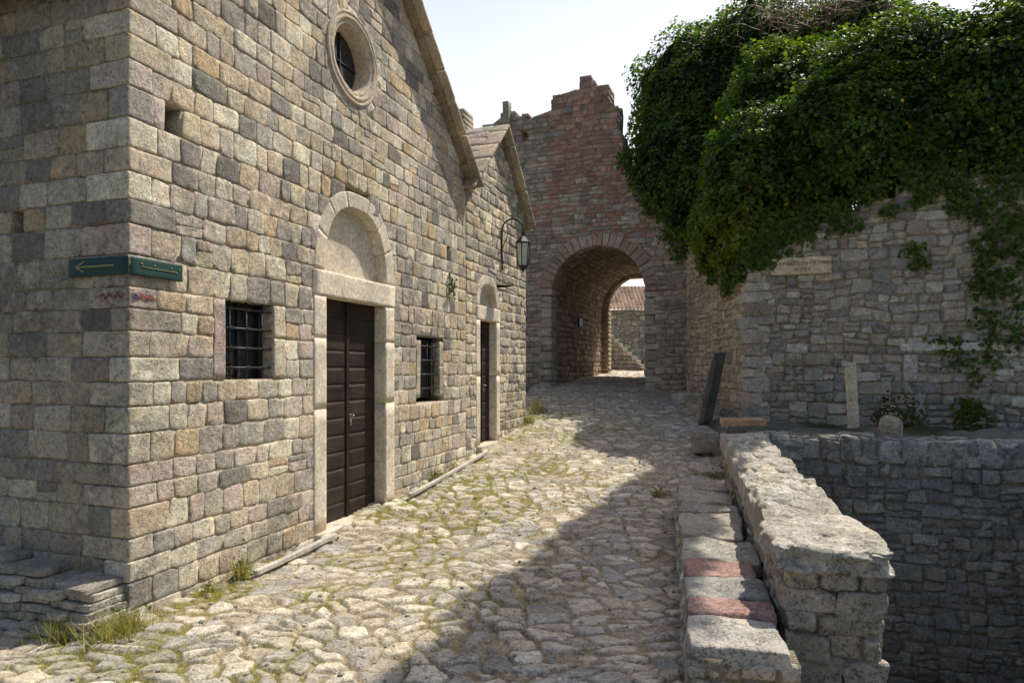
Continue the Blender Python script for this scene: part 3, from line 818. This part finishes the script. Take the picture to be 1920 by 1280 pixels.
# uneven mortared wall head as one heightfield
us=np.linspace(-.35,4.05,330);vs=np.linspace(-.03,.62,60);UU,VV=np.meshgrid(us,vs)
e_,ai,aj,l1,l2=vor(UU,VV,.22,67,1.4,.10);s1=hsh(ai,aj,ai*0,3);s2=hsh(ai,aj,ai*0,4)
Q3=np.stack([UU,VV,UU*0],-1);ee=np.clip((e_-.004)/.03,0,1);dm=np.sqrt(1-(1-ee)**2)
hgt=-1.09+dm*(.02+.06*s1)+.07*fbm(Q3,1.8,12,5)+.02*fbm(Q3,12,15,3)+(l1*(s2-.5))*.2*dm
hgt=hgt-.09*np.clip(1-(VV+.03+.05*vn(Q3,4,8))/.06,0,1)**1.5
hgt=np.where(VV<-.025,-1.35,hgt)
cs=A([.50,.48,.43])*(.7+.5*s2)[...,None]*np.clip(ee*2,.55,1)[...,None]
ids=np.arange(UU.size).reshape(UU.shape)
mb.add(RT(UU.ravel(),hgt.ravel(),-VV.ravel()),np.stack([ids[:-1,:-1],ids[:-1,1:],ids[1:,1:],ids[1:,:-1]],-1).reshape(-1,4),cs.reshape(-1,3))
PE=plane((1.9,4.25),(0,-1),(1,0))
masonry(mb,PE,mkrows(-5.3,-2.02,.25,.25),lambda v:[(0,11.)],(.25,.5),pc,n=3,thick=.5,mortar=(.28,.25,.2),gap=.025,relief=.03)
lab(build('retaining_wall',mb,M_pit),'tall shaded rubble retaining wall around the sunken yard','retaining wall')

for k,(x,y,sx,sy,sz) in enumerate([(3.3,11.3,.22,.16,.20),(4.35,12.7,.28,.22,.16),(3.0,10.2,.22,.35,.05),(3.75,12.2,.3,.4,.05),(2.7,9.4,.2,.35,.04),(4.4,15.2,.25,.6,.12),(4.0,11.3,.35,.3,.22),(4.45,16.8,.25,.6,.12)]):
    m=MB();z=float(gz(y));rblock(m,wmap,(x,y,z+sz*.6+(.12 if k==0 else 0)),(sx,sy,sz),.04,12,rubc(0,0)*.8,.09,3.)
    lab(build('boulder',m,M_rub),'rough grey stone block lying at the street edge','stone block',group='loose stones at the street edge')
m=MB();rblock(m,wmap,(3.68,10.55,-.86),(.33,.14,.055),.010,6,(.46,.28,.17),.006,5,.1)
lab(build('timber_plank',m,M_wood),'short reddish timber board lying on the parapet end','timber plank')
m=MB()
def lean(u,v,w):
    return np.stack([u+.24*(w+.9),v+.1*(w+.9),w],-1)
rblock(m,lean,(4.06,13.7,-.42),(.12,.03,.74),.01,8,(.085,.07,.055),.006,5)
rblock(m,lean,(3.95,13.66,-.5),(.045,.05,.66),.01,8,(.13,.10,.08),.006,5)
lab(build('leaning_board',m,M_wood),'dark weathered wooden board leaning on the rubble wall','wooden board')
m=MB();bp=A([6.28,12.15]);n=24;pts=[(bp[0]-.07*k/n,bp[1],-1.1+1.16*k/n) for k in range(n+1)]
tube(m,pts,A([.115]+[.096+.004*math.sin(k*1.9) for k in range(n-1)]+[.088]),(.74,.63,.47),24)
tube(m,[(6.205,12.15,.05),(6.20,12.15,.085)],.104,(.72,.63,.49),24)
lab(build('stone_column',m,M_smooth),'short broken cylindrical stone column stub standing on terrace','column stub')
m=MB();rblock(m,wmap,(5.95,10.4,-.93),(.14,.14,.17),.09,8,(.60,.51,.38),.05,4)
lab(build('column_base',m,M_rub),'rounded worn stone block beside the column stub','stone block')
m=MB();NLY=9
for r_ in range(NLY):
    u=-.05+.015*r_;tz=-1.95+.058*r_
    while u<2.6:
        l=rng.uniform(.12,.32)
        hb_=NLY-(1 if u<1.0 else 0)-(1 if u<.5 else 0)
        if r_>=hb_: u+=l;continue
        dp=.19-.008*r_+rng.uniform(-.02,.02)
        rblock(m,LEFT,(u+l/2,tz,dp),(l/2-.002,.027,dp+.02),.008,6,A([.62,.57,.48])*rng.uniform(.65,1.12),.014,7,.05);u+=l
lab(build('stacked_stone_ledge',m,M_rub),'low ledge of stacked thin stones at the chapel base','stone ledge')

# ---------- sign ----------
sg=empty('direction_sign',tuple(F1(0,.7,.04)),'dark green corner direction sign with yellow arrow','direction sign')
m=MB();rblock(m,FAC,(.235,.775,.032),(.24,.070,.006),.004,6,(.02,.1,.07),0)
rblock(m,LEFT,(.27,.775,.032),(.31,.070,.006),.004,6,(.02,.1,.07),0)
par(build('panel',m,M_green),sg)
m=MB()
rblock(m,LEFT,(.29,.778,.041),(.19,.006,.003),.002,3,(.5,.4,.2),0)
for s_ in (-1,1):
    mp=lambda u,v,w,s_=s_:LEFT(u,.778+s_*(.50-u)*.45+v,w)
    rblock(m,mp,(.455,0,.041),(.045,.006,.003),.002,3,(.5,.4,.2),0)
for uu in (.08,.2,.36,.44):
    rblock(m,FAC,(uu,.80,.041),(.007,.005,.003),.002,3,(.5,.4,.2),0)
rblock(m,FAC,(.25,.775,.041),(.17,.0025,.002),.001,3,(.2,.2,.1),0)
par(build('arrow',m,M_yel),sg)
gf=empty('graffiti',tuple(F1(0,.5,.05)),'small red and blue spray paint scribble under the sign','graffiti')
m=MB()
def stroke(mp,pts,w,h=.020):
    for (a,b),(c,d) in zip(pts[:-1],pts[1:]):
        L=math.hypot(c-a,d-b);t=((c-a)/L,(d-b)/L)
        f=lambda u,v,x:mp((a+c)/2+u*t[0]-v*t[1],(b+d)/2+u*t[1]+v*t[0],x)
        rblock(m,f,(0,0,h),(L/2+.003,w,.002),.0015,3,(.4,.05,.05),0)
wig=[(.27-.03*k,.55+.028*math.sin(k*2.4)) for k in range(9)]
stroke(LEFT,wig,.006)
wig=[(.02+.026*k,.55+.024*math.sin(k*2.1+1)) for k in range(9)]
stroke(FAC,wig,.006);stroke(FAC,[(.03,.545),(.12,.55),(.22,.54)],.007)
par(build('red_paint',m,M_rp),gf)
m=MB();stroke(FAC,[(.04,.565),(.07,.55),(.05,.535),(.02,.55)],.005,.024);par(build('blue_paint',m,M_blue),gf)

# ---------- lantern ----------
ln=empty('wall_lantern',tuple(F1(8.0,1.9,.45)),'old glass lantern hanging from curved iron wall bracket','lantern')
LT=8.05
m=MB();pts=[]
for k in range(15):
    a=math.pi*(1-k/14.);pts.append(F1(LT,2.62+.20*math.sin(a),.235+.21*math.cos(a)))
pts=[F1(LT,1.85,.03),F1(LT,2.2,.02),F1(LT,2.45,.02)]+pts+[F1(LT,2.54,.445)]
tube(m,pts,.016)
tube(m,[F1(LT,2.25,.02),F1(LT,2.5,.13),F1(LT,2.74,.12)],.009)
par(build('bracket',m,M_iron),ln)
def frus(m,c,z0,r0,z1,r1,col=(.05,.05,.05),k=6,ph=.3):
    th=np.linspace(0,2*math.pi,k,endpoint=False)+ph
    ring=lambda r,z:np.stack([c[0]+r*np.cos(th),c[1]+r*np.sin(th),np.full(k,z)],-1)
    V=np.concatenate([ring(r0,z0),ring(r1,z1),ring(1e-4,z0),ring(1e-4,z1)])
    f=[]
    for j in range(k):
        q=(j+1)%k;f+=[(j,q,k+q,k+j),(2*k+j,2*k+q,q,j),(k+j,k+q,3*k+q,3*k+j)]
    m.add(V,f,col)
lc=F1(LT,0,.445)
m=MB();frus(m,lc,2.36,.145,2.47,.05);frus(m,lc,2.335,.155,2.36,.155);frus(m,lc,2.47,.035,2.56,.022);frus(m,lc,1.90,.10,1.925,.10);frus(m,lc,1.84,.035,1.90,.08);frus(m,lc,1.79,.01,1.84,.025)
th=np.linspace(0,2*math.pi,6,endpoint=False)+.3
for a in th: tube(m,[(lc[0]+.095*math.cos(a),lc[1]+.095*math.sin(a),1.92),(lc[0]+.138*math.cos(a),lc[1]+.138*math.sin(a),2.34)],.010,k=5)
par(build('lantern_frame',m,M_iron,False),ln)
m=MB();frus(m,lc,1.925,.089,2.335,.131,(.5,.5,.5));par(build('lantern_glass',m,M_lg,False),ln)

# ---------- foliage ----------
def leaves(mb,P,N,size,col,droop=.5,asp=.85):
    n=len(P);N=N+rng.normal(0,.42,(n,3));N/=np.linalg.norm(N,axis=1,keepdims=True)
    d=rng.normal(0,1,(n,3));d[:,2]-=droop;d-=N*(d*N).sum(1,keepdims=True);d/=np.linalg.norm(d,axis=1,keepdims=True)
    s_=np.cross(N,d);L=(size*rng.uniform(.6,1.35,n))[:,None];w=L*asp*.5
    V=np.stack([P,P+d*L*.42+s_*w+N*L*.12,P+d*L,P+d*L*.42-s_*w+N*L*.12],1).reshape(-1,3)
    f=np.arange(4*n).reshape(n,4)
    mb.add(V,f,np.repeat(col,4,0))
def blobrad(dr,sd): return 1+.16*vn(dr,2.2,sd)+.14*vn(dr,5,sd+1)+.08*vn(dr,10,sd+2)
def blob(mb,c,r,n,size,sd,dk=1.):
    d=rng.normal(0,1,(n,3));d/=np.linalg.norm(d,axis=1,keepdims=True)
    rad=blobrad(d,sd)*(1-.30*rng.random(n)**2.2)+rng.normal(0,.018,n)
    P=A(c)+d*A(r)*rad[:,None]
    cl=vn(P,2.0,9)+.7*vn(P,5.0,10)
    keep=cl>-1.15+rng.random(n)*.70
    P=P[keep];d=d[keep];cl=cl[keep]
    N=d/A(r);N/=np.linalg.norm(N,axis=1,keepdims=True);N=N*.75+A([0,0,.5])
    g=np.clip(.45+.65*cl+rng.normal(0,.25,len(P)),0,1)[:,None]
    col=(A([.025,.072,.016])*(1-g)+A([.135,.225,.036])*g)*dk
    lo_=np.clip((4.0-P[:,2:3])/1.4,0,1)*.65
    col=col*(1-lo_)+A([.24,.28,.03])*lo_*dk
    y=rng.random(len(P))<.008;col[y]=A([.55,.42,.04])
    leaves(mb,P,N,size,col)
def corebl(mb,c,r,k,sd):
    n=22;th,ph=np.meshgrid(np.linspace(0,2*math.pi,2*n+1),np.linspace(0,math.pi,n+1))
    d=np.stack([np.cos(th)*np.sin(ph),np.sin(th)*np.sin(ph),np.cos(ph)],-1)
    P=A(c)+d*A(r)*(k*blobrad(d,sd))[...,None]
    P=P+.12*np.stack([vn(P,4,5),vn(P,4,6),vn(P,4,7)],-1)
    ids=np.arange(th.size).reshape(th.shape)
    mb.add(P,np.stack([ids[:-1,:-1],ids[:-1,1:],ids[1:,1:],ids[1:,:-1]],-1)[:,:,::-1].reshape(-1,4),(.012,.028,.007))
iv=empty('ivy',(6.5,15.,-1.),'dense dark green ivy mass spilling over the ruined wall','ivy')
B=[((5.9,20.2,8.0),(2.35,1.8,2.4),16000),((4.85,19.0,5.8),(1.5,1.3,1.6),9000),((7.7,19.6,8.8),(2.3,1.8,2.2),12000),((5.0,17.9,4.4),(.75,1.2,1.2),5000),
   ((6.9,16.0,5.9),(1.9,1.6,2.0),17000),((8.9,14.6,5.8),(2.5,1.7,2.0),20000),((9.3,18,8.2),(2.3,1.6,1.9),11000),
   ((5.75,14.4,4.05),(1.5,1.0,1.65),16000),((7.4,13.6,4.9),(1.8,1.0,1.4),15000),((10.4,12.9,5.5),(1.9,1.3,1.9),15000),((4.95,15.6,3.5),(.65,1.5,1.3),7000),((8.9,13.1,4.7),(1.4,.7,1.0),9000),((9.9,12.9,4.4),(1.2,.7,.9),8000)]
mb=MB()
for i,(c,r_,n) in enumerate(B):
    blob(mb,c,r_,int(n*1.4),.106,100+i*7)
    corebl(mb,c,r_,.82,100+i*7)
def strand(mb,mp,u,z,l,n,wd,drift=0,h0=.05):
    t=rng.random(n);uu=u+drift*t+.10*np.sin(t*7+u)+rng.normal(0,1,n)*wd*(1-.3*t);zz=z-l*t+rng.normal(0,.05,n)
    P=mp(uu,zz,h0+rng.random(n)*.12)
    k=vn(P,4.5,88)>-.25-.5*(1-t);P=P[k];n=len(P)
    nn=mp(A([0.]),A([0.]),A([1.]))[0]-mp(A([0.]),A([0.]),A([0.]))[0]
    g=rng.random(n)[:,None];col=A([.03,.08,.015])*(1-g)+A([.14,.21,.03])*g
    leaves(mb,P,np.tile(nn,(n,1))*1.0,.095,col,1.2)
for (u,z,l,n,wd,dr) in [(.2,2.9,.8,700,.14,0),(.5,3.0,.65,600,.2,.1),(1.1,3.3,.7,500,.2,0),(1.6,3.4,.6,500,.2,.2),(2.3,3.7,.7,350,.2,.1),(2.9,4.0,.8,400,.14,.3),(3.4,4.0,1.0,400,.12,.4),(3.9,4.0,2.7,480,.16,.4),(4.5,4.0,2.6,600,.22,.1),(4.3,1.2,1.5,200,.14,-.1),(3.6,.6,.6,90,.15,.2),(4.9,4.2,3.8,500,.22,0),(4.0,-.6,.35,120,.1,0),(3.1,2.4,.4,110,.12,0)]:
    strand(mb,RF,u,z,l,n,wd,dr)
for (u,z,l,n,wd,dr) in [(.3,2.8,1.1,600,.18,0),(1.0,2.8,1.1,600,.3,0),(1.9,3.,.9,500,.3,0),(2.8,3.4,.8,400,.3,0)]:
    strand(mb,SF,u,z,l,n,wd,dr)
for (u,z,l,n,wd,dr) in [(2.2,6.3,1.0,350,.12,.5),(2.9,5.6,1.2,400,.2,.2),(3.5,5.4,1.8,500,.25,.1),(3.9,5.,2.0,500,.2,0)]:
    strand(mb,TF,u,z,l,n,wd,dr,.1)
par(build('foliage',mb,M_leaf,False),iv)
mb=MB()
for k in range(140):
    p=A([8.0+rng.normal(0,.9),17.0+rng.normal(0,.4),8.8+rng.normal(0,.25)]);pts=[p]
    d=nz([rng.normal(0,1),rng.normal(0,.6),rng.uniform(.1,1)])
    for q in range(6):
        p=p+d*.22;d=nz(d+rng.normal(0,.3,3));pts.append(p)
    tube(mb,pts,A([.016,.014,.012,.010,.008,.006,.003]),(.26,.19,.13),4)
tube(mb,[(7.6,15.2,-1),(7.5,15.1,2),(7.6,15.5,5),(8.2,16.4,7.4)],A([.3,.24,.18,.1]),(.13,.1,.08),10)
par(build('stem',mb,M_wood),iv)
tr=empty('tree',(14.8,17.,-1.),'leafy tree behind the ruined wall shading the street','tree')
mb=MB();tubeP=[(14.8,17.,-1.),(14.7,17,4),(14.2,16.4,8.5),(12.5,14.5,10.4)]
tube(mb,tubeP,A([.35,.3,.22,.13]),(.13,.1,.08),10)
G=[(.18,2.0),(.05,3.1),(.18,4.2),(.55,5.3),(.98,6.4),(1.45,7.5),(2.0,8.6),(2.65,9.6)]
HT=11.8
tube(mb,[(12.5,14.5,10.4)]+[(x+SO[0]*HT,y+SO[1]*HT,9.95) for x,y in G[::-1]],.08,(.13,.1,.08),8)
par(build('trunk',mb,M_wood),tr)
mb=MB()
for i,(x,y) in enumerate(G):
    c=(x+SO[0]*HT,y+SO[1]*HT,-1.85+HT)
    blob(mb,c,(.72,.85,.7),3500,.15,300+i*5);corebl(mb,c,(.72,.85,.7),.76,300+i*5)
par(build('crown',mb,M_leaf,False),tr)

def blades(mb,P,hgt,spread=.35,g=None):
    n=len(P);d=rng.normal(0,spread,(n,3));d[:,2]=1;h=(hgt*rng.uniform(.3,1.3,n))[:,None]
    s_=rng.normal(0,1,(n,3));s_[:,2]=0;s_/=np.linalg.norm(s_,axis=1,keepdims=True);w=h*.016+.0014
    V=np.stack([P-s_*w,P+s_*w,P+d*h+s_*w*.2,P+d*h-s_*w*.2],1).reshape(-1,3)
    c=rng.random(n)[:,None];col=A([.17,.20,.04])*(1-c)+A([.50,.43,.19])*c
    mb.add(V,np.arange(4*n).reshape(n,4),np.repeat(col,4,0))
sel=np.argwhere((ed<jw+.010)&(gr>.3)&(Y<13)&(fd>.0)&(Y>2.7))
sel=sel[rng.choice(len(sel),min(70000,len(sel)))]
Pg=np.stack([X[sel[:,0],sel[:,1]],Y[sel[:,0],sel[:,1]],Z[sel[:,0],sel[:,1]]-.004],-1)
mb=MB();blades(mb,Pg+rng.normal(0,.008,Pg.shape)*A([1,1,0]),.026,.6)
gs=build('grass',mb,M_grass,False);gs['kind']='stuff'
def weed(x,y,n,h,w,leafy=0,name='weed',label='dry grassy weed tuft growing at the wall base'):
    mb=MB();P=np.stack([x+rng.normal(0,w,n),y+rng.normal(0,w,n),np.zeros(n)],-1);P[:,2]=gz(P[:,1])
    blades(mb,P,h,.45)
    if leafy:
        Q=np.stack([x+rng.normal(0,w,leafy),y+rng.normal(0,w,leafy),np.abs(rng.normal(0,h*.7,leafy))],-1);Q[:,2]+=gz(Q[:,1])
        g=rng.random(leafy)[:,None];leaves(mb,Q,np.tile(A([.0,-.3,1.]),(leafy,1)),.035,A([.05,.08,.02])*(1-g)+A([.17,.18,.05])*g)
    lab(build(name,mb,M_grass,False),label,'weed',group='weeds along the street')
for (x,y,n,h,w,l) in [(-2.85,4.68,380,.15,.07,40),(-3.2,4.75,380,.15,.08,30),(-2.78,4.85,180,.15,.04,20),(-2.42,5.9,160,.19,.03,80),(-2.55,5.55,90,.1,.035,20),(-1.1,9.7,140,.14,.045,140),(-.9,10.2,90,.12,.04,60),(.35,13.9,120,.22,.07,140),(.6,15,120,.3,.10,220),(2.0,8.9,100,.1,.06,70),(3.0,9.6,100,.14,.09,100),(4.6,15.5,120,.22,.12,130),(-2.2,6.4,70,.08,.04,10)]:
    weed(x,y,n,h,w,l)
def bush(x,y,z,r,n,sd):
    mb=MB();blob(mb,(x,y,z),(r,r*.8,r*.9),n,.075,sd,.4)
    lab(build('shrub',mb,M_leaf,False),'small leafy shrub growing out of the old wall','shrub')
bush(7.3,12.5,-.85,.42,420,501);bush(1.75,4.0,-2.25,.2,400,502);bush(8.3,11.9,-.95,.35,300,503)
m=MB();Q=FAC(5.72+rng.normal(0,.05,90),1.28+rng.normal(0,.10,90),rng.uniform(.02,.10,90))
leaves(m,Q,np.tile(A([*Nf,.3]),(90,1)),.05,np.tile(A([.07,.12,.02]),(90,1)))
lab(build('wall_weed',m,M_grass,False),'small green weed sprouting from chapel masonry','weed')

# ---------- beyond the gate ----------
hs=empty('house',(6.5,35,0),'stone house with red clay tile roof beyond the gate','house')
mb=MB();HF=plane((3.2,34.),(1,0),(0,-1))
rubble(mb,HF,0,6.5,-.4,3.0,.6,.34,None,rubc,(.42,.37,.29),3.5,3)
par(build('wall',mb,M_rub),hs)
mb=MB();nxx=260;xs=np.linspace(2.9,10.,nxx);vs=np.linspace(0,2.6,40)
XX,VV=np.meshgrid(xs,vs)
hh=.05*np.abs(np.sin(XX*math.pi/.2))+.03*((VV/.35)%1)
P=np.stack([XX,33.7+VV*.86,2.95+VV*.56+hh],-1);ids=np.arange(XX.size).reshape(XX.shape)
tc=A([.33,.215,.165])*(.6+.6*hsh((XX/.2).astype(np.int64),(VV/.35).astype(np.int64),XX.astype(np.int64)*0,4))[...,None]
mb.add(P,np.stack([ids[:-1,:-1],ids[:-1,1:],ids[1:,1:],ids[1:,:-1]],-1).reshape(-1,4),tc.reshape(-1,3))
par(build('roof',mb,M_red),hs)
mb=MB()
for k in range(11):
    x=6.1-.20*k;r0=0
    while r0<=k:
        rblock(mb,wmap,(x,30.3,-.2+.19*(r0+.5)),(.105,.45,.093),.02,4,(rubc(0,0)*.6 if r0<k else A([.7,.65,.55])),.02,6);r0+=1
lab(build('stone_stair',mb,M_rub),'stepped rubble stone stair against the house','stone stair')

# ---------- camera, sun, sky ----------
cam=bpy.data.cameras.new('camera');co=bpy.data.objects.new('camera',cam);bpy.context.scene.collection.objects.link(co)
co.location=(0,0,0);co.rotation_euler=(math.radians(90),0,0);cam.lens=23.25;cam.sensor_width=36;cam.shift_y=.026;cam.clip_end=2000;cam.clip_start=.05
bpy.context.scene.camera=co
sd=Vector((math.sin(az)*math.cos(el),math.cos(az)*math.cos(el),math.sin(el)))
sl_=bpy.data.lights.new('sun','SUN');sl_.energy=5;sl_.angle=math.radians(.5);sl_.color=(1,.93,.80)
so=bpy.data.objects.new('sun',sl_);so.rotation_euler=sd.to_track_quat('Z','Y').to_euler();so.location=(10,10,20);bpy.context.scene.collection.objects.link(so)
wd=bpy.data.worlds.new('World');bpy.context.scene.world=wd;wd.use_nodes=True;nt=wd.node_tree
sk=nt.nodes.new('ShaderNodeTexSky');sk.sky_type='NISHITA';sk.sun_disc=False;sk.sun_elevation=el;sk.sun_rotation=az;sk.dust_density=3;sk.air_density=1.0
tcn=nt.nodes.new('ShaderNodeTexCoord');sx=nt.nodes.new('ShaderNodeSeparateXYZ');nt.links.new(tcn.outputs['Generated'],sx.inputs[0])
lowz=mr(nt,sx.outputs[2],0.2,.8,1.,.0);side=mr(nt,sx.outputs[1],.1,.75,.0,1.)
hz_=mth(nt,'MULTIPLY',lowz,side)
hn=noise(nt,1.6,4,.5,tcn.outputs['Generated']);hz_=mth(nt,'MULTIPLY',hz_,mr(nt,hn,.3,.7,.88,1.12))
vm=nt.nodes.new('ShaderNodeVectorMath');vm.operation='SCALE';vm.inputs[0].default_value=(6.6,6.4,5.9);nt.links.new(hz_,vm.inputs['Scale'])
va=nt.nodes.new('ShaderNodeVectorMath');va.operation='ADD';nt.links.new(sk.outputs[0],va.inputs[0]);nt.links.new(vm.outputs[0],va.inputs[1])
nt.links.new(va.outputs[0],nt.nodes['Background'].inputs[0]);nt.nodes['Background'].inputs[1].default_value=.13
sc=bpy.context.scene;sc.view_settings.view_transform='Standard';sc.view_settings.look='None';sc.view_settings.exposure=0
